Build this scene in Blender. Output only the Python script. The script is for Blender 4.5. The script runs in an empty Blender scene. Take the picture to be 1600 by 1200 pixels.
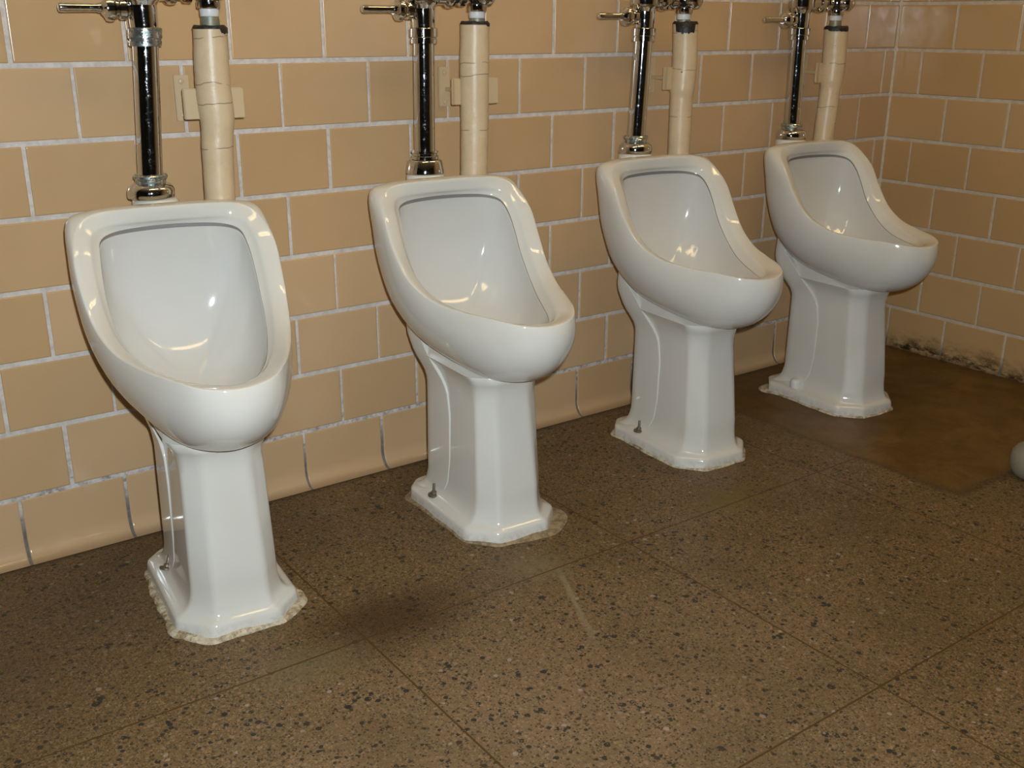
import bpy, bmesh, math, random
from mathutils import Vector, Matrix
random.seed(7)
S = bpy.context.scene
col = S.collection

# ------------------------------------------------------------------ camera
cam_d = bpy.data.cameras.new('camera'); cam = bpy.data.objects.new('camera', cam_d); col.objects.link(cam)
C = Vector((-0.5205, -2.0771, 1.0266))
RT = Vector((0.80810, -0.58900, 0.00420)); FW = Vector((0.5575, 0.7625, -0.3283)).normalized()
UP = RT.cross(FW).normalized(); RT = FW.cross(UP).normalized()
cam.matrix_world = Matrix(((RT.x, UP.x, -FW.x, C.x), (RT.y, UP.y, -FW.y, C.y), (RT.z, UP.z, -FW.z, C.z), (0, 0, 0, 1)))
cam_d.sensor_width = 36; cam_d.sensor_fit = 'HORIZONTAL'; cam_d.lens = 36 * 1628.68 / 1600
cam_d.clip_start = .02
S.camera = cam
S.view_settings.view_transform = 'Standard'; S.view_settings.look = 'None'
S.view_settings.gamma = 1; S.view_settings.use_curve_mapping = False
S.view_settings.exposure = 0.07
w = bpy.data.worlds.new('world'); S.world = w; w.use_nodes = True
w.node_tree.nodes['Background'].inputs[0].default_value = (.9, .8, .6, 1)
w.node_tree.nodes['Background'].inputs[1].default_value = 0.02
# the camera's own flash, just above and right of the lens
fl = bpy.data.lights.new('camera_flash', 'AREA'); fl.shape = 'DISK'; fl.size = .022
fl.energy = 34; fl.color = (.81, .91, 1.0)
flo = bpy.data.objects.new('camera_flash', fl); col.objects.link(flo)
flo.location = C + RT * .035 + UP * .055 - FW * .01
flo.rotation_euler = FW.to_track_quat('-Z', 'Y').to_euler()
TUBE = 14   # brightness of the ceiling tubes

# ------------------------------------------------------------------ nodes
class NT:
    def __init__(s, name):
        s.m = bpy.data.materials.new(name); s.m.use_nodes = True; s.t = s.m.node_tree
        s.b = s.t.nodes['Principled BSDF']
        s.g = s.t.nodes.new('ShaderNodeNewGeometry')
        s.pos = s.g.outputs['Position']
    def n(s, k, **kw):
        o = s.t.nodes.new('ShaderNode' + k)
        for a, v in kw.items(): setattr(o, a, v)
        return o
    def set(s, sock, v):
        if v is None: return
        if hasattr(v, 'is_output'): s.t.links.new(v, sock)
        elif isinstance(v, (tuple, list)) and len(v) == 3 and sock.type == 'RGBA': sock.default_value = (*v, 1)
        else: sock.default_value = v
    def math(s, op, a, b=None, c=None, clamp=False):
        o = s.n('Math', operation=op, use_clamp=clamp)
        for i, v in enumerate((a, b, c)): s.set(o.inputs[i], v)
        return o.outputs[0]
    def mix(s, f, a, b, mode='MIX'):
        o = s.n('Mix', data_type='RGBA', blend_type=mode)
        s.set(o.inputs[0], f); s.set(o.inputs[6], a); s.set(o.inputs[7], b); return o.outputs[2]
    def noise(s, sc, det=2, rough=.5, vec=None, dist=0):
        o = s.n('TexNoise'); s.set(o.inputs['Vector'], vec if vec is not None else s.pos)
        o.inputs['Scale'].default_value = sc; o.inputs['Detail'].default_value = det
        o.inputs['Roughness'].default_value = rough; o.inputs['Distortion'].default_value = dist
        return o.outputs[0]
    def vor(s, sc, feat='F1', out='Distance', vec=None, rnd=1):
        o = s.n('TexVoronoi', feature=feat); s.set(o.inputs['Vector'], vec if vec is not None else s.pos)
        o.inputs['Scale'].default_value = sc; o.inputs['Randomness'].default_value = rnd
        return o.outputs[out]
    def ramp(s, v, lo, hi, a=0., b=1.):
        o = s.n('MapRange', interpolation_type='SMOOTHSTEP'); s.set(o.inputs[0], v)
        for i, x in enumerate((lo, hi, a, b)): o.inputs[i + 1].default_value = x
        return o.outputs[0]
    def xyz(s, v=None):
        o = s.n('SeparateXYZ'); s.set(o.inputs[0], v if v is not None else s.pos); return o.outputs
    def comb(s, x, y, z):
        o = s.n('CombineXYZ')
        for i, v in enumerate((x, y, z)): s.set(o.inputs[i], v)
        return o.outputs[0]
    def bump(s, h, st=.3, d=.001):
        o = s.n('Bump'); o.inputs['Strength'].default_value = st; o.inputs['Distance'].default_value = d
        s.set(o.inputs['Height'], h); s.t.links.new(o.outputs[0], s.b.inputs['Normal'])
    def fin(s, base=None, rough=None, metal=0, spec=.5, coat=0, coat_r=.05, emit=None, est=0):
        s.set(s.b.inputs['Base Color'], base); s.set(s.b.inputs['Roughness'], rough)
        s.b.inputs['Metallic'].default_value = metal; s.b.inputs['Specular IOR Level'].default_value = spec
        s.b.inputs['Coat Weight'].default_value = coat; s.b.inputs['Coat Roughness'].default_value = coat_r
        if emit: s.set(s.b.inputs['Emission Color'], emit); s.b.inputs['Emission Strength'].default_value = est
        return s.m

def simple(name, c, r, metal=0, **k):
    t = NT(name); return t.fin(c, r, metal, **k)

# porcelain: white glaze, grimy low down near the floor
t = NT('porcelain')
z = t.xyz()[2]
grime = t.math('MULTIPLY', t.ramp(z, .028, .004), t.ramp(t.noise(60, 4, .7), .42, .62))
base = t.mix(t.ramp(t.noise(7, 2), .4, .7), (.69, .665, .59), (.67, .64, .555))
base = t.mix(t.math('MULTIPLY', grime, .35), base, (.30, .27, .22))
t.bump(t.noise(9, 1), .10, .004)
M_por = t.fin(base, .07, spec=.6)
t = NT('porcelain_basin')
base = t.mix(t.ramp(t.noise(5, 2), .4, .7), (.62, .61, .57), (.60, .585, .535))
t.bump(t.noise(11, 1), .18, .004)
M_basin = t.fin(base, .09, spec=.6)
M_groove = simple('dark_seam', (.22, .20, .18), .6)

# wall tile
def tile_mat(name, c1, c2, mould=False):
    t = NT(name)
    a = t.n('Attribute', attribute_name='tile_rand'); r = a.outputs['Fac']
    base = t.mix(r, c1, c2)
    base = t.mix(t.ramp(t.noise(3.2, 3, .6), .35, .75, 0, .35), base, tuple(v * .86 for v in c1))
    base = t.mix(t.math('MULTIPLY', t.ramp(t.noise(330, 2, .7), .60, .72), .12), base, (.40, .28, .15))
    x, y, z = t.xyz()
    foot = t.math('MULTIPLY', t.ramp(z, .014, .0), .7 if mould else .35)
    base = t.mix(foot, base, (.10, .075, .05))
    if mould:
        sc = t.comb(x, y, t.math('MULTIPLY', z, 2.2))
        mm = t.math('MULTIPLY', t.ramp(t.math('ADD', z, t.math('MULTIPLY', t.noise(9, 4, .7, sc), .10)), .125, .055),
                    t.ramp(t.noise(24, 6, .75, sc), .34, .60))
        mm = t.math('MULTIPLY', mm, t.ramp(y, -.06, -.16))
        base = t.mix(mm, base, (.032, .022, .011))
    tex = t.math('ADD', t.noise(14, 1), t.math('MULTIPLY', t.noise(240, 2), .08))
    t.bump(tex, .12, .002)
    return t.fin(base, t.ramp(t.noise(20, 2), .3, .7, .13, .24), spec=.5)
M_tile = tile_mat('glazed_buff_tile', (.53, .345, .172), (.59, .395, .215))
M_tile_r = tile_mat('glazed_buff_tile_right', (.50, .315, .135), (.55, .36, .170), True)
t = NT('tile_grout')
z = t.xyz()[2]
gb = t.mix(t.ramp(t.noise(45, 4, .7), .35, .7), (.66, .61, .56), (.50, .45, .40))
gb = t.mix(t.math('MULTIPLY', t.ramp(z, .125, .05), .85), gb, (.07, .05, .035))
gb = t.mix(t.math('MULTIPLY', t.ramp(z, .30, .10), t.ramp(t.noise(70, 4, .7), .42, .70)), gb, (.22, .19, .17))
t.bump(t.noise(160, 3), .5, .001)
M_grout = t.fin(gb, .85)
t = NT('tile_grout_right')
gb = t.mix(t.ramp(t.noise(45, 4, .7), .35, .7), (.60, .53, .42), (.50, .42, .31))
t.bump(t.noise(160, 3), .5, .001)
gb = t.mix(t.ramp(t.xyz()[2], .07, .01, 0, .85), gb, (.07, .05, .03))
M_grout_r = t.fin(gb, .85)

# terrazzo floor
t = NT('terrazzo')
x, y, z = t.xyz()
wv = t.n('VectorMath', operation='ADD')
nz = t.n('TexNoise'); nz.inputs['Scale'].default_value = 60; t.t.links.new(t.pos, nz.inputs['Vector'])
sc = t.n('VectorMath', operation='SCALE'); sc.inputs['Scale'].default_value = .0035
t.t.links.new(nz.outputs['Color'], sc.inputs[0]); t.t.links.new(t.pos, wv.inputs[0]); t.t.links.new(sc.outputs[0], wv.inputs[1])
P = wv.outputs[0]
base = t.mix(t.ramp(t.noise(130, 3, .7), .3, .7), (.098, .058, .020), (.200, .125, .053))
base = t.mix(t.ramp(t.noise(380, 2, .7), .52, .70, 0, .6), base, (.37, .26, .145))
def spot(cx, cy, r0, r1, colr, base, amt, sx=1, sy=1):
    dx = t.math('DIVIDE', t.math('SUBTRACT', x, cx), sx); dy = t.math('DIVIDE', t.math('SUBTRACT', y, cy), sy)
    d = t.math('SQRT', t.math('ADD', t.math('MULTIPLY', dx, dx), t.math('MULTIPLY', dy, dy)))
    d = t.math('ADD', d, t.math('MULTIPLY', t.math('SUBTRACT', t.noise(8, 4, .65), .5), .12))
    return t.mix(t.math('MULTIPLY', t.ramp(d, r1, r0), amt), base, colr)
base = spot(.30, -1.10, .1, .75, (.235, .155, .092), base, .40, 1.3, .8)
def chips(scale, thr, keep, colr, base, amt=1., seed=0):
    d = t.vor(scale, vec=P); c = t.xyz(t.vor(scale, out='Color', vec=P))
    k = t.math('MULTIPLY', t.math('LESS_THAN', d, t.math('MULTIPLY', c[1], thr)), t.math('GREATER_THAN', c[0], keep))
    return t.mix(t.math('MULTIPLY', k, amt), base, colr)
base = chips(110, .42, .5, (.36, .25, .16), base, .4)
base = chips(170, .50, .62, (.040, .036, .026), base, .8)
base = chips(115, .58, .76, (.022, .026, .020), base, .95)
base = chips(84, .60, .90, (.018, .022, .018), base, .95)
base = chips(230, .60, .50, (.055, .038, .020), base, .85)
base = chips(300, .60, .62, (.34, .22, .12), base, .6)
base = chips(90, .45, .955, (.42, .34, .26), base, .55)
# floor patch in the far corner: smoother filled concrete, few chips
ny = t.math('MULTIPLY', t.math('SUBTRACT', t.noise(6, 2), .5), .05)
patch = t.math('MULTIPLY', t.ramp(t.math('ADD', x, ny), 1.60, 1.63), t.ramp(t.math('ADD', y, ny), -.925, -.90))
pcol = t.mix(t.ramp(t.noise(9, 5, .7, dist=.6), .35, .65), (.105, .050, .007), (.165, .088, .017))
pcol = t.mix(t.ramp(t.noise(60, 3, .7), .60, .7, 0, .6), pcol, (.045, .025, .008))
base = t.mix(t.math('MULTIPLY', patch, .9), base, pcol)
edge = t.math('MULTIPLY', t.ramp(t.math('ADD', x, ny), 1.585, 1.61), t.ramp(t.math('ADD', y, ny), -.945, -.92))
edge = t.math('SUBTRACT', edge, patch, clamp=True)
base = t.mix(t.math('MULTIPLY', edge, .6), base, (.05, .030, .012))
# worn, dirty areas, stains and broader tone changes
dirt = t.ramp(t.noise(2.1, 4, .6), .45, .66)
base = t.mix(t.math('MULTIPLY', dirt, .35), base, (.075, .048, .018))
base = spot(.27, -.62, .02, .17, (.040, .020, .005), base, .72, 1.5, .9)      # dark stain at the joint crossing
base = spot(.10, -.66, .0, .13, (.17, .135, .07), base, .55, 1.3, .7)
base = spot(1.15, -.62, .0, .12, (.15, .115, .035), base, .75, 1.3, .7)
base = spot(.62, -.62, .0, .12, (.20, .155, .08), base, .6, 1.0, .9)
base = spot(1.60, -.45, .0, .30, (.14, .10, .035), base, .45, .8, .9)
base = spot(2.0, -.30, .05, .5, (.07, .038, .010), base, .5)  # darker area near the far right corner
base = spot(-.45, -.20, .1, .75, (.06, .038, .024), base, .35)  # broad darker area on the left near the wall
# spilled light drip track by the second urinal
trk = t.math('ABSOLUTE', t.math('SUBTRACT', t.math('ADD', x, t.math('MULTIPLY', t.math('ADD', y, .68), -.45)), .625))
trk = t.math('ADD', trk, t.math('MULTIPLY', t.math('SUBTRACT', t.noise(25, 3), .5), .012))
trk = t.math('MULTIPLY', t.ramp(trk, .010, .002), t.math('MULTIPLY', t.ramp(y, -.64, -.68), t.ramp(y, -.93, -.80)))
base = t.mix(t.math('MULTIPLY', trk, .45), base, (.30, .25, .15))
# brass dividing strips
def line(v, c0):
    d = t.math('PINGPONG', t.math('SUBTRACT', v, c0), .61645 / 2)
    return t.ramp(d, .0024, .0013)
ln = t.math('MAXIMUM', line(x, .2094), line(y, -.6461))
ln = t.math('MULTIPLY', ln, t.math('SUBTRACT', 1., t.math('MULTIPLY', patch, .9)))
base = t.mix(t.math('MULTIPLY', ln, .9), base, (.070, .036, .008))
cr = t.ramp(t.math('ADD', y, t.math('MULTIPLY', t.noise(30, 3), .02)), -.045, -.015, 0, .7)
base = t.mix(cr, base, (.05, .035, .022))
t.bump(t.noise(140, 3, .7), .25, .001)
rg = t.math('SUBTRACT', t.ramp(t.noise(5, 4, .6), .3, .7, .42, .62), t.math('MULTIPLY', patch, .08))
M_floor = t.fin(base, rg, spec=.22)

# chrome with faint pitting, painted pipe, tar, caulk...
t = NT('chrome')
c = t.mix(t.ramp(t.noise(140, 3, .8), .58, .72), (.66, .67, .67), (.42, .42, .39))
t.bump(t.noise(30, 1), .05, .001)
M_chrome = t.fin(c, t.ramp(t.noise(120, 3, .8), .5, .75, .05, .2), metal=1)
t = NT('tarnished_chrome')
c = t.mix(t.ramp(t.noise(90, 4, .8), .45, .6), (.60, .60, .57), (.20, .27, .24))
M_tarn = t.fin(c, t.ramp(t.noise(90, 4, .8), .4, .6, .1, .5), metal=.9)
def paint_mat(name, zs):
    t = NT(name)
    x, y, z = t.xyz()
    base = t.mix(t.ramp(t.noise(16, 4, .7), .35, .7), (.66, .51, .32), (.60, .45, .27))
    for i, z0 in enumerate(zs):
        sl = .25 * (-1) ** i
        zz = t.math('ADD', z, t.math('MULTIPLY', t.math('SUBTRACT', t.noise(9, 3, .6, t.comb(x, y, float(i))), .5), .035))
        zz = t.math('ADD', zz, t.math('MULTIPLY', x, sl * .4 * (i % 2)))
        d = t.math('ABSOLUTE', t.math('SUBTRACT', t.math('FRACT', t.math('MULTIPLY', t.math('SUBTRACT', zz, z0), 1.0)), .5))
        k = t.ramp(t.math('ABSOLUTE', t.math('SUBTRACT', d, .5)), .0013, .0005)
        k = t.math('MULTIPLY', k, t.ramp(t.noise(35, 2), .38, .5))
        base = t.mix(t.math('MULTIPLY', k, .65), base, (.10, .07, .04))
    ch = t.math('MULTIPLY', t.ramp(t.vor(60), .16, .08), t.ramp(t.noise(22, 2), .66, .70))
    base = t.mix(ch, base, (.05, .04, .03))
    t.bump(t.math('ADD', t.noise(60, 4, .6), t.math('MULTIPLY', t.noise(260, 2), .3)), .5, .0015)
    return t.fin(base, .38, spec=.5)
M_paint = paint_mat('cream_paint', [.80, .862, .915, .975])
M_bracket = simple('cream_painted_bracket', (.56, .42, .24), .4)
t = NT('black_tar')
t.bump(t.noise(120, 3), .8, .003)
M_tar = t.fin((.018, .015, .013), .5)
M_teflon = simple('white_plastic_seal', (.75, .73, .68), .4)
t = NT('corroded_brass')
M_brass = t.fin(t.mix(t.ramp(t.noise(120, 4, .8), .45, .6), (.35, .28, .17), (.20, .25, .21)), .5, metal=.4)
t = NT('caulk')
cb = t.mix(t.ramp(t.noise(45, 4, .8), .40, .66), (.62, .54, .38), (.26, .18, .085))
cb = t.mix(t.ramp(t.noise(160, 4, .8), .62, .70), cb, (.07, .05, .03))
t.bump(t.noise(150, 4), .8, .003)
M_caulk = t.fin(cb, .75)
t = NT('stained_caulk')
cb = t.mix(t.ramp(t.noise(60, 4, .8), .40, .62), (.36, .27, .15), (.19, .13, .065))
t.bump(t.noise(150, 4), .6, .002)
M_stain = t.fin(cb, .8)
t = NT('rusty_bolt')
M_bolt = t.fin(t.mix(t.noise(200, 3), (.16, .12, .08), (.30, .26, .20)), .45, metal=.7)
M_cap = simple('white_bolt_cap', (.72, .70, .64), .35)
M_ceil = simple('ceiling_paint', (.55, .50, .42), .8)
M_white = simple('lamp_housing_white', (.7, .68, .62), .5)
t = NT('lit_tube')
M_tube = t.fin((.9, .85, .7), .5, emit=(1., .72, .32), est=TUBE)

# ------------------------------------------------------------------ mesh helpers
def obj(name, bm, mats, parent=None, smooth=True, angle=None):
    bmesh.ops.recalc_face_normals(bm, faces=bm.faces)
    me = bpy.data.meshes.new(name); bm.to_mesh(me); bm.free()
    for m in (mats if isinstance(mats, (list, tuple)) else [mats]): me.materials.append(m)
    if smooth:
        for p in me.polygons: p.use_smooth = True
        if angle: me.set_sharp_from_angle(angle=math.radians(angle))
    o = bpy.data.objects.new(name, me); col.objects.link(o)
    if parent: o.parent = parent
    return o
def tag(o, label=None, cat=None, group=None, kind=None):
    if label: o['label'] = label
    if cat: o['category'] = cat
    if group: o['group'] = group
    if kind: o['kind'] = kind
    return o
def empty(name, loc, rz=0):
    o = bpy.data.objects.new(name, None); col.objects.link(o); o.empty_display_size = .1
    o.location = loc; o.rotation_euler = (0, 0, rz); return o
def bridge(bm, A, B, closed=True, mat=0):
    n = len(A)
    for i in range(n if closed else n - 1):
        j = (i + 1) % n
        f = bm.faces.new((A[i], A[j], B[j], B[i])); f.material_index = mat
def rings(bm, L, closed=True, caps=(False, False), mat=0):
    R = [[bm.verts.new(p) for p in r] for r in L]
    for a, b in zip(R, R[1:]): bridge(bm, a, b, closed, mat)
    if caps[0]: bm.faces.new(R[0][::-1]).material_index = mat
    if caps[1]: bm.faces.new(R[-1]).material_index = mat
    return R
def lathe(bm, prof, org=(0, 0, 0), axis='Z', seg=40, caps=(True, True), hexf=None):
    L = []
    for k, (r, h) in enumerate(prof):
        ring = []
        for i in range(seg):
            a = 2 * math.pi * i / seg
            rr = r
            if hexf and k in hexf:
                q = (a % (math.pi / 3)) - math.pi / 6; rr = r * .93 / math.cos(q) if True else r
            u, v = rr * math.cos(a), rr * math.sin(a)
            p = {'Z': (u, v, h), 'X': (h, u, v), 'Y': (u, h, v)}[axis]
            ring.append((p[0] + org[0], p[1] + org[1], p[2] + org[2]))
        L.append(ring)
    rings(bm, L, True, caps)
def box(bm, x0, x1, y0, y1, z0, z1, bev=0):
    r = bmesh.ops.create_cube(bm, size=1)
    for v in r['verts']:
        v.co = ((x0 + x1) / 2 + v.co.x * (x1 - x0), (y0 + y1) / 2 + v.co.y * (y1 - y0), (z0 + z1) / 2 + v.co.z * (z1 - z0))
    if bev:
        es = list({e for v in r['verts'] for e in v.link_edges})
        bmesh.ops.bevel(bm, geom=es, offset=bev, segments=2, affect='EDGES')
def lerp(a, b, f): return tuple(x + (y - x) * f for x, y in zip(a, b))
def interp(tab, z):
    if z <= tab[0][0]: return tab[0][1:]
    for a, b in zip(tab, tab[1:]):
        if z <= b[0]:
            f = (z - a[0]) / (b[0] - a[0]); return tuple(p + (q - p) * f for p, q in zip(a[1:], b[1:]))
    return tab[-1][1:]

# ------------------------------------------------------------------ room shell
TW, TH, L1 = .2032, .1358, .1342
XR, YF, XL, ZC = 2.4917, -4.8, -3.2, 2.60
def tiled_wall(name, length, org, ud, nd, off, mats, cove=.03, par=0, zmax=ZC):
    """tiles in running bond on the plane through org along ud; nd points into the room"""
    bm = bmesh.new(); lay = bm.faces.layers.float.new('tile_rand')
    rnd = random.Random(hash(name) % 1000 if False else len(name) * 31 + 5)
    ud, nd = Vector(ud), Vector(nd); org = Vector(org)
    def P(u, d, z): return org + ud * u + nd * d + Vector((0, 0, z))
    def quad(vs, m, r):
        f = bm.faces.new([bm.verts.new(v) for v in vs]); f.material_index = m; f[lay] = r
    # grout sheet
    prof = [(-.0019, zmax)] + [(-.0019 + cove * (1 - math.sin(q / 8 * math.pi / 2)), .0001 + cove * 1.35 * (1 - math.cos(q / 8 * math.pi / 2))) for q in range(8, -1, -1)]
    A = [bm.verts.new(P(0, d, zz)) for d, zz in prof]; B = [bm.verts.new(P(length, d, zz)) for d, zz in prof]
    for i in range(len(prof) - 1):
        f = bm.faces.new((A[i], B[i], B[i + 1], A[i + 1])); f.material_index = 1
    gh, gv = .0044, .0029
    def tile(u0, u1, zp, r):
        # zp: list of (z, d) profile going up; u insets for rounding of the arrises
        cols = [(u0, -.0030), (u0 + .0006, -.0008), (u0 + .0020, 0), (u0 + .0040, 0), (u1 - .0040, 0), (u1 - .0020, 0), (u1 - .0006, -.0008), (u1, -.0030)]
        t1, t2 = rnd.uniform(-.0006, .0006), rnd.uniform(-.0009, .0009)
        V = []
        for (zz, d, e) in zp:
            V.append([bm.verts.new(P(u, d + min(c, e) + t1 * (u - u0) / TW, zz)) for u, c in cols])
        for a, b in zip(V, V[1:]):
            for i in range(7):
                f = bm.faces.new((a[i], a[i + 1], b[i + 1], b[i])); f[lay] = r
    row = 0
    while True:
        z0 = 0 if row == 0 else L1 + (row - 1) * TH; z1 = L1 + row * TH
        if z0 > zmax: break
        half = 0 if (row + par) % 2 == 0 else TW / 2
        u = off + half
        while u > 0: u -= TW
        while u < length:
            a, b = max(u + gv, .003), min(u + TW - gv, length - .003)
            j1, j2 = rnd.uniform(-.0009, .0009), rnd.uniform(-.0009, .0009)
            if b - a > .012:
                a += j1; b += j2
                zt = min(z1 - gh, zmax); r = rnd.random()
                if row == 0:
                    zp = []
                    for q in range(9):
                        th = q / 8 * math.pi / 2
                        zp.append((.0008 + cove * 1.35 * (1 - math.cos(th)) , cove * (1 - math.sin(th)), 0))
                    zp += [(zt - .0040, 0, 0), (zt - .0020, 0, 0), (zt - .0006, 0, -.0008), (zt, 0, -.0030)]
                else:
                    zb = z0 + gh
                    zp = [(zb, 0, -.0030), (zb + .0006, 0, -.0008), (zb + .0020, 0, 0), (zb + .0040, 0, 0), (zt - .0040, 0, 0), (zt - .0020, 0, 0), (zt - .0006, 0, -.0008), (zt, 0, -.0030)]
                if zt - z0 > .02: tile(a, b, zp, r)
            u += TW
        row += 1
    o = obj(name, bm, mats, smooth=True, angle=50); tag(o, kind='structure'); return o
# back wall: even half-units (row 0) at x = multiples of TW
tiled_wall('wall_back', XR - XL, (XL, 0, 0), (1, 0, 0), (0, -1, 0), (-XL) % TW, [M_tile, M_grout])
tiled_wall('wall_right', -YF, (XR, 0, 0), (0, -1, 0), (-1, 0, 0), .0968, [M_tile_r, M_grout_r], cove=.008)
M_dark = simple('dark_unlit_room', (.045, .055, .075), .7)  # unseen walls coloured dark, for the unlit room mirrored in the chrome
bm = bmesh.new(); box(bm, XL - .1, XL, YF, 0, 0, ZC); tag(obj('wall_left', bm, M_dark, smooth=False), kind='structure')
bm = bmesh.new(); box(bm, XL, XR, YF - .1, YF, 0, ZC); tag(obj('wall_front', bm, M_dark, smooth=False), kind='structure')
bm = bmesh.new()
rings(bm, [[(XR + .003, .003, zz), (XR + .003, -.0075, zz), (XR - .0025, -.0035, zz), (XR - .0075, .003, zz)] for zz in (0, ZC)], True, (True, True))
tag(obj('trim_1', bm, M_grout_r, smooth=False), kind='structure')
bm = bmesh.new(); box(bm, XL - .1, XR + .1, YF - .1, .1, -.08, 0)
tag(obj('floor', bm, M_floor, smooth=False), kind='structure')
bm = bmesh.new(); box(bm, XL - .1, XR + .1, YF - .1, .1, ZC, ZC + .08)
tag(obj('ceiling', bm, M_ceil, smooth=False), kind='structure')

# ------------------------------------------------------------------ ceiling lamps (above the frame)
def lamp(x, y, label):
    t_ = empty('ceiling_light', (x, y, ZC)); tag(t_, label, 'ceiling light')
    bm = bmesh.new(); box(bm, -.62, .62, -.11, .11, -.06, -.001, .01); obj('housing', bm, M_white, t_, angle=40)
    for s in (-.055, .055):
        bm = bmesh.new(); lathe(bm, [(.019, -.59), (.019, .59)], (0, s, -.083), 'X', 20); obj('tube', bm, M_tube, t_, angle=40)
lamp(.15, -1.05, 'lit fluorescent ceiling fixture above the left end of the urinal row')
lamp(1.75, -1.05, 'lit fluorescent ceiling fixture above the right end of the urinal row')

# ------------------------------------------------------------------ urinal shapes (local: x right, -y to the front)
crest = [(0, -.196, .711), (.07, -.197, .711), (.128, -.199, .707), (.1615, -.215, .688), (.175, -.256, .645), (.175, -.289, .593),
         (.167, -.335, .541), (.150, -.398, .510), (.124, -.471, .500), (.092, -.539, .497), (.055, -.586, .490), (0, -.603, .485)]
bound = [(0, -.146, .700), (.07, -.146, .700), (.12, -.148, .692), (.148, -.156, .668), (.156, -.168, .62), (.149, -.178, .55),
         (.122, -.195, .47), (.092, -.240, .405), (.078, -.320, .374), (.070, -.410, .360), (.045, -.460, .349), (0, -.480, .345)]
c1 = [(0, -.180, .7165), (.07, -.181, .7165), (.132, -.182, .712), (.175, -.193, .702), (.186, -.240, .640), (.188, -.268, .583),
      (.184, -.305, .515), (.170, -.370, .465), (.142, -.460, .440), (.106, -.545, .430), (.063, -.603, .425), (0, -.626, .420)]
c2 = [(0, -.150, .713), (.07, -.150, .713), (.134, -.150, .710), (.174, -.156, .694), (.178, -.180, .62), (.176, -.195, .545),
      (.165, -.225, .455), (.145, -.300, .395), (.120, -.400, .368), (.085, -.495, .352), (.050, -.545, .353), (0, -.566, .354)]
inner = [(0, -.178, .674), (.062, -.184, .673), (.102, -.198, .670), (.123, -.218, .661), (.129, -.240, .638), (.132, -.260, .603),
         (.132, -.284, .558), (.127, -.323, .517), (.112, -.375, .487), (.088, -.438, .474), (.053, -.506, .473), (0, -.568, .480)]
b1 = [(0, -.166, .52), (.064, -.167, .52), (.104, -.170, .52), (.122, -.178, .53), (.128, -.188, .52), (.130, -.198, .51),
      (.130, -.215, .49), (.126, -.26, .465), (.112, -.325, .445), (.087, -.40, .432), (.052, -.475, .428), (0, -.53, .435)]
CB = (0, -.30, .405)
b2 = [(.088 * math.cos(math.radians(a)), CB[1] + .115 * math.sin(math.radians(a)), CB[2] + .030 * math.sin(math.radians(a)))
      for a in (90, 76, 63, 51, 39, 28, 15, 0, -18, -40, -65, -90)]
CK = (0, -.157, .40)
def smooth_half(pts, n=4):
    """Catmull-Rom through the half outline (mirrored ends) -> full closed loop"""
    P = [(-pts[1][0],) + pts[1][1:]] + pts + [(-pts[-2][0],) + pts[-2][1:]]
    h = []
    for i in range(1, len(P) - 2):
        p0, p1, p2, p3 = P[i - 1:i + 3]
        for k in range(n):
            s = k / n
            h.append(tuple(.5 * (2 * b + (c - a) * s + (2 * a - 5 * b + 4 * c - d) * s * s + (-a + 3 * b - 3 * c + d) * s ** 3)
                           for a, b, c, d in zip(p0, p1, p2, p3)))
    h.append(pts[-1])
    return h + [(-x, y, z) for x, y, z in h[-2:0:-1]]
def bez(a, b, c, d, s):
    q = 1 - s
    return tuple(q ** 3 * w0 + 3 * q * q * s * w1 + 3 * q * s * s * w2 + s ** 3 * w3 for w0, w1, w2, w3 in zip(a, b, c, d))
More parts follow.
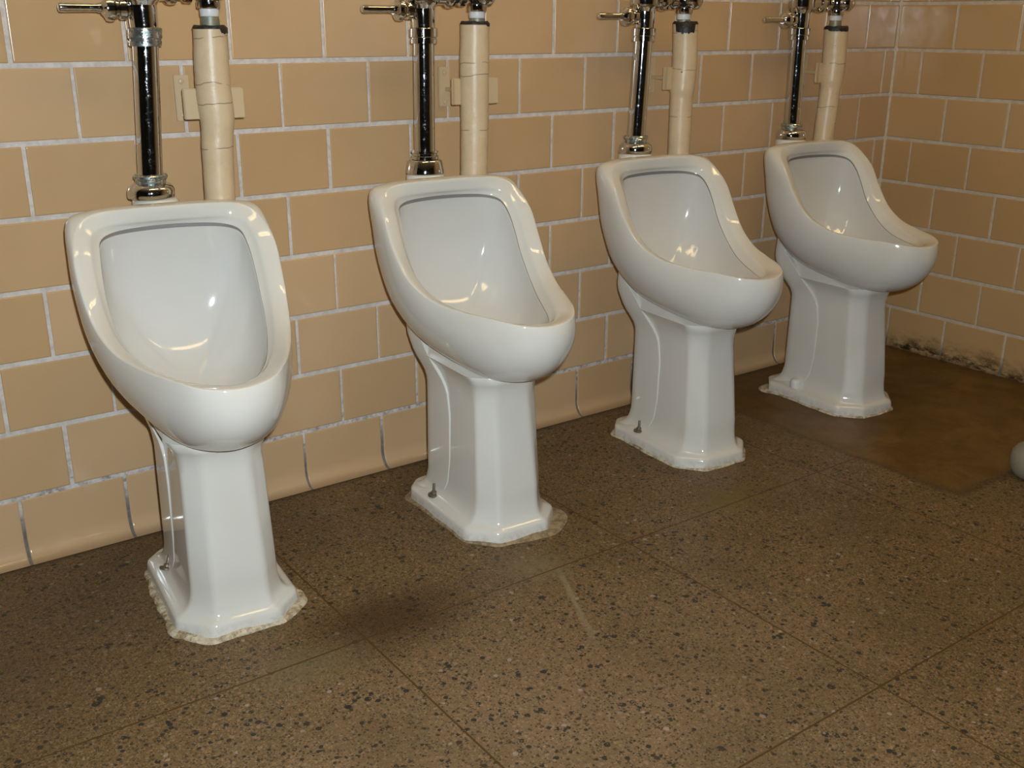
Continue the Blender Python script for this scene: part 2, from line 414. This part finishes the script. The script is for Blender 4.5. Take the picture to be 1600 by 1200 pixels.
def bowl_mesh():
    bm = bmesh.new()
    Lc, Lb, L_1, L_2 = map(smooth_half, (crest, bound, c1, c2)); Li, B1, B2 = map(smooth_half, (inner, b1, b2))
    n = len(Lc)
    outer = [[bez(Lc[i], L_1[i], L_2[i], Lb[i], s) for i in range(n)] for s in [0, .008, .022, .045] + [k / 14 for k in range(1, 15)]]
    # crest rounding: pull the first outer loop and add loops over the rim band, slightly crowned
    up = []
    for f, cr in ((.015, .0011), (.05, .0022), (.10, .0030), (.20, .0038), (.34, .0046), (.48, .0052), (.58, .0053), (.64, .0048), (.70, .0034), (.78, .0014), (.87, -.0002), (.95, -.0010), (1, -.0015)):
        ring = []
        for i in range(n):
            a, b = Vector(Lc[i]), Vector(Li[i]); p = a.lerp(b, f)
            tng = Vector(Lc[(i + 1) % n]) - Vector(Lc[i - 1]); nn = tng.cross(b - a).normalized()
            if nn.y > 0 or nn.z < -.5: nn = -nn
            ring.append(tuple(p + nn * cr))
        up.append(ring)
    # seam behind the inner lip
    def out(i, d):
        tng = Vector(Li[(i + 1) % n]) - Vector(Li[i - 1]); rad = Vector(Li[i]) - Vector(CB)
        e = (Vector(Li[i]) - Vector(Lc[i])); e = (e - tng * (e.dot(tng) / tng.dot(tng))).normalized()
        return -e * d
    lip = up[-1]
    deep = [[tuple(Vector(bez(Li[i], B1[i], B2[i], CB, .010)) + out(i, .0016)) for i in range(n)],
            [tuple(Vector(bez(Li[i], B1[i], B2[i], CB, .016)) + out(i, .0010)) for i in range(n)]]
    basin = [[bez(Li[i], B1[i], B2[i], CB, s) for i in range(n)] for s in (.022, .04, .065, .1, .16, .23, .31, .4, .5, .6, .7, .8, .9, .96)]
    back = [[lerp(p, CK, f) for p in Lb] for f in (.97, .75, .5, .25, .08)]
    R = rings(bm, back + outer[::-1] + up, True, (True, False), 0)
    S_ = rings(bm, deep, True, (False, False), 1); bridge(bm, R[-1], S_[0], True, 1)
    Q = rings(bm, basin, True, (False, False), 2); bridge(bm, S_[-1], Q[0], True, 2)
    c = bm.verts.new(CB)
    for i in range(n): bm.faces.new((Q[-1][i], Q[-1][(i + 1) % n], c)).material_index = 2
    return bm
def boss_mesh():
    bm = bmesh.new()
    lathe(bm, [(.034, .60), (.040, .66), (.0425, .702), (.0415, .709), (.038, .7125), (.020, .7135)], (0, -.104, 0))
    return bm
def poly_ring(pts, r, z, k=4):
    """rounded polygon"""
    n = len(pts); out_ = []
    for i in range(n):
        a, b, c = Vector(pts[i - 1]), Vector(pts[i]), Vector(pts[(i + 1) % n])
        rr = r[i] if isinstance(r, (list, tuple)) else r
        rr = min(rr, (a - b).length * .45, (c - b).length * .45)
        p, q = b + (a - b).normalized() * rr, b + (c - b).normalized() * rr
        for s in range(k + 1):
            f = s / k; out_.append((*(p * (1 - f) ** 2 + b * 2 * f * (1 - f) + q * f * f), z))
    return out_
def ped_pts(hw, yb, ys, hf, yf, hb=None):
    hb = hb or hw
    return [(-hb, yb), (-hw, yb - .035), (-hw, ys), (-hf, yf), (hf, yf), (hw, ys), (hw, yb - .035), (hb, yb)]
def pedestal_mesh():
    bm = bmesh.new(); L = []
    foot = (.113, -.172, -.455, .061, -.508, .078); colm = (.0785, -.262, -.446, .047, -.484, .074)
    top = (.0735, -.245, -.434, .040, -.462, .070)
    L.append(poly_ring(ped_pts(*foot), .010, .0005)); L.append(poly_ring(ped_pts(*foot), .010, .006))
    L.append(poly_ring(ped_pts(*[v - math.copysign(.0015, v) for v in foot]), .010, .022))
    L.append(poly_ring(ped_pts(*[v - math.copysign(.0035, v) for v in foot]), .010, .027))
    L.append(poly_ring(ped_pts(*[v - math.copysign(.0075, v) if i != 1 else v for i, v in enumerate(foot)]), .010, .0300))
    for k in range(1, 13):
        f = k / 12; z = .0310 + .069 * f ** 1.7
        g = (1 - f) ** 2.1
        gs = (1 - f) ** 2.6
        f0 = [v - math.copysign(.0080, v) if i != 1 else v for i, v in enumerate(foot)]
        vals = [c + (a - c) * (gs if i in (0, 1, 5) else g) for i, (a, c) in enumerate(zip(f0, colm))]
        L.append(poly_ring(ped_pts(*vals), [.01, .01, .007, .010, .010, .007, .01, .01], z))
    for k in range(1, 9):
        f = k / 8; z = .10 + .19 * f
        L.append(poly_ring(ped_pts(*[a + (b - a) * f for a, b in zip(colm, top)]), [.01, .01, .007, .010, .010, .007, .01, .01], z))
    hw, yb, ys, hf, yf, hb = top
    for z, e, yb_, fr in ((.306, .0004, -.247, 0), (.320, .0022, -.243, 0), (.333, .0060, -.236, 0), (.344, .0125, -.228, 0), (.353, .018, -.220, .010), (.360, .014, -.214, .038), (.368, .010, -.208, .075), (.382, .008, -.198, .115), (.400, .004, -.188, .160)):
        L.append(poly_ring(ped_pts(hw + e, yb_, ys - e * .6 + fr, hf + e * .8, yf - e * .9 + fr, hb + e), .014, z))
    rings(bm, L, True, (True, True)); return bm
def trap_mesh():
    bm = bmesh.new(); L = []
    back = [(.028, -.185), (.036, -.200), (.05, -.214), (.08, -.222), (.30, -.222), (.32, -.208), (.345, -.186), (.39, -.160), (.47, -.155)]
    front = [(.028, -.285), (.034, -.298), (.045, -.308), (.08, -.326), (.13, -.334), (.235, -.334), (.29, -.323), (.333, -.287), (.385, -.240), (.41, -.205), (.47, -.196)]
    hwz = [(.028, .097), (.034, .090), (.045, .084), (.07, .0808), (.10, .0800), (.28, .0778), (.31, .0805), (.345, .0900), (.38, .0935), (.41, .092), (.47, .080)]
    N = 34
    for k in range(N + 1):
        z = .028 + (.47 - .028) * (k / N) ** 1.15
        y0, = interp(back, z); y1, = interp(front, z); hw, = interp(hwz, z)
        L.append(poly_ring([(-hw + .006, y0), (-hw, y0 - .02), (-hw, y1), (hw, y1), (hw, y0 - .02), (hw - .006, y0)], [.01, .012, .0035, .0035, .012, .01], z))
    rings(bm, L, True, (True, True)); return bm
def caulk_mesh(seed, wid, extra=None, hmax=.008, mat_split=None):
    rnd = random.Random(seed)
    foot = poly_ring(ped_pts(.113, -.172, -.455, .061, -.508, .078), .010, 0, 4)
    # densify
    D = []
    n = len(foot)
    for i in range(n):
        a, b = Vector(foot[i]), Vector(foot[(i + 1) % n]); k = max(1, int((b - a).length / .004))
        for j in range(k): D.append(a.lerp(b, j / k))
    n = len(D); cen = Vector((0, -.34, 0))
    ph = [rnd.uniform(0, 6.28) for _ in range(6)]
    rows = [[], [], [], [], []]
    for i, p in enumerate(D):
        tg = (D[(i + 1) % n] - D[i - 1]).normalized(); nn = Vector((tg.y, -tg.x, 0))
        if nn.dot(p - cen) < 0: nn = -nn
        a = i / n * 6.283
        wv = wid * (1 + 30 * .01 * math.sin(5 * a + ph[0]) + .16 * math.sin(13 * a + ph[1]) + .06 * math.sin(31 * a + ph[2]) + rnd.uniform(-.05, .05))
        wv = max(wv, .0015)
        if extra:
            for (ex, ey, er, ea) in extra:
                wv += ea * math.exp(-((p.x - ex) ** 2 + (p.y - ey) ** 2) / er ** 2)
        h = hmax * (.75 + .25 * math.sin(9 * a + ph[3]) + rnd.uniform(-.04, .04))
        q = p + nn * wv
        rows[0].append(tuple(p - nn * .004 + Vector((0, 0, h))))
        rows[1].append(tuple(p + nn * wv * .25 + Vector((0, 0, h))))
        rows[2].append(tuple(p + nn * wv * .7 + Vector((0, 0, h * .75))))
        rows[3].append(tuple(q + Vector((0, 0, h * .3))))
        rows[4].append(tuple(q + Vector((0, 0, .0003))))
    bm = bmesh.new(); rings(bm, rows); return bm
def bolt_mesh():
    bm = bmesh.new()
    lathe(bm, [(.0130, -.002), (.0130, .0018), (.0085, .0030), (.0066, .0035), (.0062, .008), (.0050, .009), (.0032, .0095), (.0030, .026), (.0022, .0275)], seg=18)
    return bm
def cap_mesh():
    bm = bmesh.new(); lathe(bm, [(.0155, -.003), (.0155, .012), (.0145, .018), (.011, .0215), (.004, .023)], seg=28); return bm

OFF = [(.1053, 0.0, -6.23), (.6915, -.0007, -3.54), (1.3281, .0181, -4.41), (1.9268, .0201, -2.93)]
ulab = ['leftmost white porcelain pedestal urinal, nearest the camera, with a leaning rusty floor bolt',
        'second white pedestal urinal from the left, with a wide tan caulk spill around its foot',
        'third white pedestal urinal from the left, with flaking thin white caulk round its foot',
        'rightmost white pedestal urinal, by the tiled corner, with a white cap on its bolt']
me_cache = {}
def part(name, key, fn, mats, parent, angle=None):
    if key not in me_cache:
        o = obj(name, fn(), mats, parent, angle=angle); me_cache[key] = o; return o
    o = me_cache[key].copy(); col.objects.link(o); o.parent = parent; return o
extras = [[(.11, -.45, .06, .006), (-.1, -.45, .10, .004)],
          [(.10, -.46, .07, .026), (.02, -.51, .06, .012), (-.11, -.20, .05, .010)],
          [(-.11, -.20, .03, .004)],
          [(-.11, -.19, .035, .022)]]
wid = [.0085, .0045, .0050, .0055]
for k, (ox, oy, rz) in enumerate(OFF):
    U = empty('urinal', (ox, oy, 0), math.radians(rz))
    tag(U, ulab[k], 'urinal', 'pedestal urinals in a row along the tiled wall')
    part('bowl', 'bowl', bowl_mesh, [M_por, M_groove, M_basin], U, angle=55)
    part('inlet_boss', 'boss', boss_mesh, M_por, U, angle=50)
    part('pedestal', 'ped', pedestal_mesh, M_por, U, angle=60)
    part('trapway', 'trap', trap_mesh, M_por, U, angle=45)
    ck = obj('caulk', caulk_mesh(11 + k, wid[k], extras[k], (.009, .006, .006, .006)[k]), M_caulk if k != 1 else M_stain, U, angle=60)
    for s in (-1, 1):
        if k == 3:
            b = part('bolt_cap', 'cap', cap_mesh, M_cap, U, angle=40); b.location = (s * .092, -.288, .0345)
        else:
            b = part('floor_bolt', 'bolt', bolt_mesh, M_bolt, U, angle=40); b.location = (s * (.093 if k else .088), -.284, .0355 if k else .0425)
            b.rotation_euler = (math.radians(2), math.radians(2), 0)
            if k == 0: b.rotation_euler = (math.radians(-12), math.radians(20), 0)

# ------------------------------------------------------------------ flush valves
vlab = ['chrome flush valve with corroded upper nut rising from the leftmost urinal',
        'chrome flush valve with a tall conical foot, on the second urinal from the left',
        'chrome flush valve with leaning tube on the third urinal from the left',
        'chrome flush valve on the urinal nearest the tiled corner']
ftop = [(.013, -.006), (.005, .001), (.014, .002), (.000, .004)]   # x of the tube at its top and foot
def tilt_lathe(bm, prof, x0, z0, x1, z1, y=-.10, seg=40):
    L = []
    for r, h in prof:
        cx = x0 + (x1 - x0) * (h - z0) / (z1 - z0)
        L.append([(cx + r * math.cos(2 * math.pi * i / seg), y + r * math.sin(2 * math.pi * i / seg), h) for i in range(seg)])
    rings(bm, L, True, (True, True))
for k, (ox, oy, rz) in enumerate(OFF):
    V = empty('flush_valve', (ox, oy, 0), math.radians(rz)); tag(V, vlab[k], 'flush valve', 'flush valves above the urinals')
    xt, xb = ftop[k]
    def TL(name, prof, mat, par=V):
        bm = bmesh.new(); tilt_lathe(bm, prof, xb, .72, xt, 1.0); return obj(name, bm, mat, par, angle=35)
    fz = .7137
    if k == 1:
        TL('spud_flange', [(.0415, fz), (.0415, fz + .002), (.037, fz + .026), (.034, fz + .029), (.024, fz + .030)], M_chrome)
        TL('collar', [(.027, .742), (.030, .744), (.030, .750), (.027, .752), (.027, .756), (.030, .758), (.0295, .761), (.024, .762)], M_chrome)
    else:
        TL('spud_flange', [(.0415, fz), (.0425, fz + .003), (.0425, fz + .014), (.040, fz + .020), (.034, fz + .025), (.026, fz + .027)], M_chrome)
        TL('collar', [(.026, .738), (.0275, .741), (.0275, .747), (.0305, .750), (.0305, .754), (.029, .756), (.0235, .757)], M_tarn)
    TL('flush_tube', [(.0225, .745), (.0225, .85), (.0225, .988)], M_chrome)
    TL('coupling_nut', [(.0235, .982), (.0285, .983), (.0285, .991), (.0268, .992), (.0268, .994), (.0295, .996), (.0295, 1.012), (.027, 1.014), (.020, 1.0145)],
       M_tarn if k in (0,) else M_chrome)
    bm = bmesh.new()
    lathe(bm, [(.024, 1.010), (.025, 1.030), (.0255, 1.052), (.030, 1.058), (.035, 1.064), (.036, 1.070), (.036, 1.125), (.038, 1.127), (.038, 1.150),
               (.034, 1.158), (.024, 1.172), (.010, 1.178)], (xt, -.10, 0))
    obj('valve_body', bm, M_chrome, V, angle=35)
    # handle socket and lever, pointing left
    zh = (1.046, 1.049, 1.040, 1.034)[k]
    bm = bmesh.new()
    lathe(bm, [(.013, -.018), (.015, -.026), (.019, -.029), (.019, -.039), (.016, -.041), (.017, -.046), (.0215, -.050), (.0225, -.056), (.0215, -.062),
               (.014, -.066), (.010, -.070)], (xt, -.10, zh), 'X', 36)
    hs = obj('handle_socket', bm, M_chrome, V, angle=35)
    bm = bmesh.new()
    lathe(bm, [(.0075, -.066), (.0085, -.072), (.0072, -.080), (.0076, -.118), (.0082, -.134), (.0072, -.1385), (.003, -.140)], (xt, -.10, zh + .001), 'X', 24)
    obj('handle', bm, M_chrome, V, angle=50)
    # tailpiece to the control stop on the supply pipe
    px = .128
    bm = bmesh.new()
    zt = 1.080
    lathe(bm, [(.020, .020), (.021, .050), (.026, .054), (.028, .062), (.026, .070), (.019, .073), (.019, .082), (.024, .085), (.024, .098)], (0, -.105, zt), 'X', 36)
    obj('tailpiece', bm, M_chrome, V, angle=35)
    bm = bmesh.new()
    lathe(bm, [(.0205, 1.047), (.0215, 1.049), (.0215, 1.060), (.019, 1.062), (.024, 1.066), (.031, 1.072), (.033, 1.084), (.028, 1.100), (.020, 1.110), (.014, 1.113)], (px, -.113, 0))
    obj('control_stop', bm, M_chrome, V, angle=35)
    bm = bmesh.new()
    lathe(bm, [(.017, -.128), (.019, -.134), (.019, -.148), (.021, -.150), (.021, -.158), (.016, -.164), (.006, -.167)], (px, 0, zt), 'Y', 32)
    obj('stop_cap', bm, M_chrome, V, angle=35)

# ------------------------------------------------------------------ painted supply pipes behind the urinals
plab = ['cream painted water pipe in a bracket behind the leftmost urinal, black tar at its top',
        'cream painted nearly straight water pipe in a bracket behind the second urinal from the left',
        'cream painted water pipe behind the third urinal, with a big black tar patch on top',
        'cream painted water pipe behind the rightmost urinal, with a thin black collar on top']
ztop = [1.013, 1.022, 1.024, 1.014]
cx = [[(0, .115), (.70, .1175), (.80, .121), (.85, .1255), (.905, .1225), (.96, .1235), (1.03, .127)],
      [(0, .114), (.70, .116), (.82, .1195), (.9065, .119), (1.03, .1215)],
      [(0, .133), (.71, .134), (.849, .133), (.9425, .1375), (1.03, .1325)],
      [(0, .120), (.7055, .124), (.8635, .134), (.925, .1375), (1.03, .132)]]
rad = [[(0, .0285), (.72, .0285), (.82, .0295), (.87, .0325), (.95, .0315), (1.03, .0300)],
       [(0, .0300), (.72, .0300), (.82, .0308), (.86, .0315), (.95, .0320), (1.03, .0310)],
       [(0, .0285), (.72, .0285), (.852, .0290), (.862, .0320), (.95, .0315), (1.03, .0310)],
       [(0, .0285), (.72, .0290), (.856, .0290), (.864, .0330), (.95, .0330), (1.03, .0325)]]
for k, (ox, oy, rz) in enumerate(OFF):
    W = empty('supply_pipe', (ox, oy, 0), math.radians(rz)); tag(W, plab[k], 'pipe', 'painted water pipes on the wall')
    rnd = random.Random(40 + k)
    L = []; seg = 40; zs = [.0005] + [.05 * i for i in range(1, 13)] + [.62 + .008 * i for i in range(int((ztop[k] - .62) / .008) + 1)] + [ztop[k] - .002, ztop[k]]
    zs = sorted(set(round(v, 4) for v in zs))
    for zz in zs:
        c0, = interp(cx[k], zz); r0, = interp(rad[k], zz); r0 *= 1 + rnd.uniform(-.012, .012)
        if zz >= ztop[k] - .0005: r0 -= .003
        L.append([(c0 + r0 * math.cos(2 * math.pi * i / seg), -.115 + r0 * math.sin(2 * math.pi * i / seg), zz) for i in range(seg)])
    bm = bmesh.new(); rings(bm, L, True, (True, True)); obj('lagging', bm, M_paint, W, angle=50)
    ct, = interp(cx[k], ztop[k]); rt_ = interp(rad[k], ztop[k])[0]
    # tar collar: full thin ring plus a lower flap on part of the circumference
    bm = bmesh.new(); drop = []
    A0 = {0: (-1.2, .8, .009), 1: (-1.2, .3, .005), 2: (-3.1, -1.4, .022), 3: (-3.2, .1, .006)}[k]
    for i in range(60):
        a = 2 * math.pi * i / 60; aa = a if a < math.pi else a - 2 * math.pi
        inside = A0[0] <= aa <= A0[1]
        d = (.0012 if not inside else A0[2] * (.85 + .3 * rnd.random())) + (0 if k != 3 else .003)
        drop.append((a, d))
    rr = rt_ + .0010
    L = [[(ct + (rr if j < 2 else rr - .003 if j == 2 else .015) * math.cos(a), -.115 + (rr if j < 2 else rr - .003 if j == 2 else .015) * math.sin(a),
           ztop[k] + (-d if j == 0 else .001 if j == 1 else .004 + .002 * math.sin(5 * a) if j == 2 else .005)) for a, d in drop] for j in range(4)]
    rings(bm, L, True, (False, True)); obj('tar_collar', bm, M_tar, W, angle=60)
    bm = bmesh.new(); lathe(bm, [(.0165, ztop[k] + .002), (.017, ztop[k] + .004), (.0160, 1.033), (.015, 1.0335)], (.128, -.114, 0), seg=28)
    obj('nipple', bm, M_brass, W, angle=40)
    bm = bmesh.new(); lathe(bm, [(.0165, 1.0335), (.0172, 1.035), (.0172, 1.0455), (.016, 1.0468)], (.128, -.113, 0), seg=28)
    obj('thread_seal', bm, M_teflon, W, angle=40)
    # wall bracket: wall plate, standoff web, clamp plate behind the pipe
    K = W
    zc0 = (.879, .882, .892, .892)[k]; xc = interp(cx[k], zc0)[0]
    x0 = (.070, .074, .092, .094)[k]; x1 = (.181, .186, .176, .176)[k]
    for a, b in ((x0, xc - .024), (xc + .024, x1)):
        bm = bmesh.new(); box(bm, a, b, -.106, -.100, zc0 - .027, zc0 + .027, .0015); obj('clamp_plate', bm, M_bracket, K, angle=40)
        bm = bmesh.new(); box(bm, a - (.004 if k > 1 and a == x0 else 0), b, -.097, -.090, zc0 - .028, zc0 + .028, .0015)
        obj('back_plate', bm, M_bracket, K, angle=40)
    bx = (.092, .108, .108, .118)[k]
    yw = -oy / math.cos(math.radians(rz)) - bx * math.tan(math.radians(rz))     # wall surface in local y
    bm = bmesh.new()
    box(bm, bx - .014, bx + .014, yw - .009, yw - .001, zc0 - .038, zc0 + .048, .0015)
    wp = obj('wall_plate', bm, M_bracket, K, angle=40)
    for dz in (-.028, .036):
        bm = bmesh.new(); lathe(bm, [(.0055, yw - .0085), (.005, yw - .0115), (.002, yw - .0125)], (bx, 0, zc0 + dz), 'Y', 16)
        obj('screw', bm, M_bracket, wp, angle=40)
    bm = bmesh.new(); box(bm, bx, bx + .022, -.092, yw - .008, zc0 - .004, zc0 + .004, .001); obj('arm', bm, M_bracket, K, angle=40)

# ------------------------------------------------------------------ edge of a white fixture on the right, mostly out of frame
bm = bmesh.new()
prof = [(.020, .0005), (.036, .0015), (.048, .010), (.056, .026), (.058, .045), (.055, .062), (.046, .076), (.030, .086), (.010, .090)]
lathe(bm, prof, (0, 0, 0), seg=48)
o = obj('porcelain_foot', bm, simple('dull_porcelain', (.24, .21, .15), .5), angle=60); o.location = (1.838, -.968, 0)
tag(o, 'blurry rounded grey white foot of a fixture at the right edge on the patched floor', 'fixture')
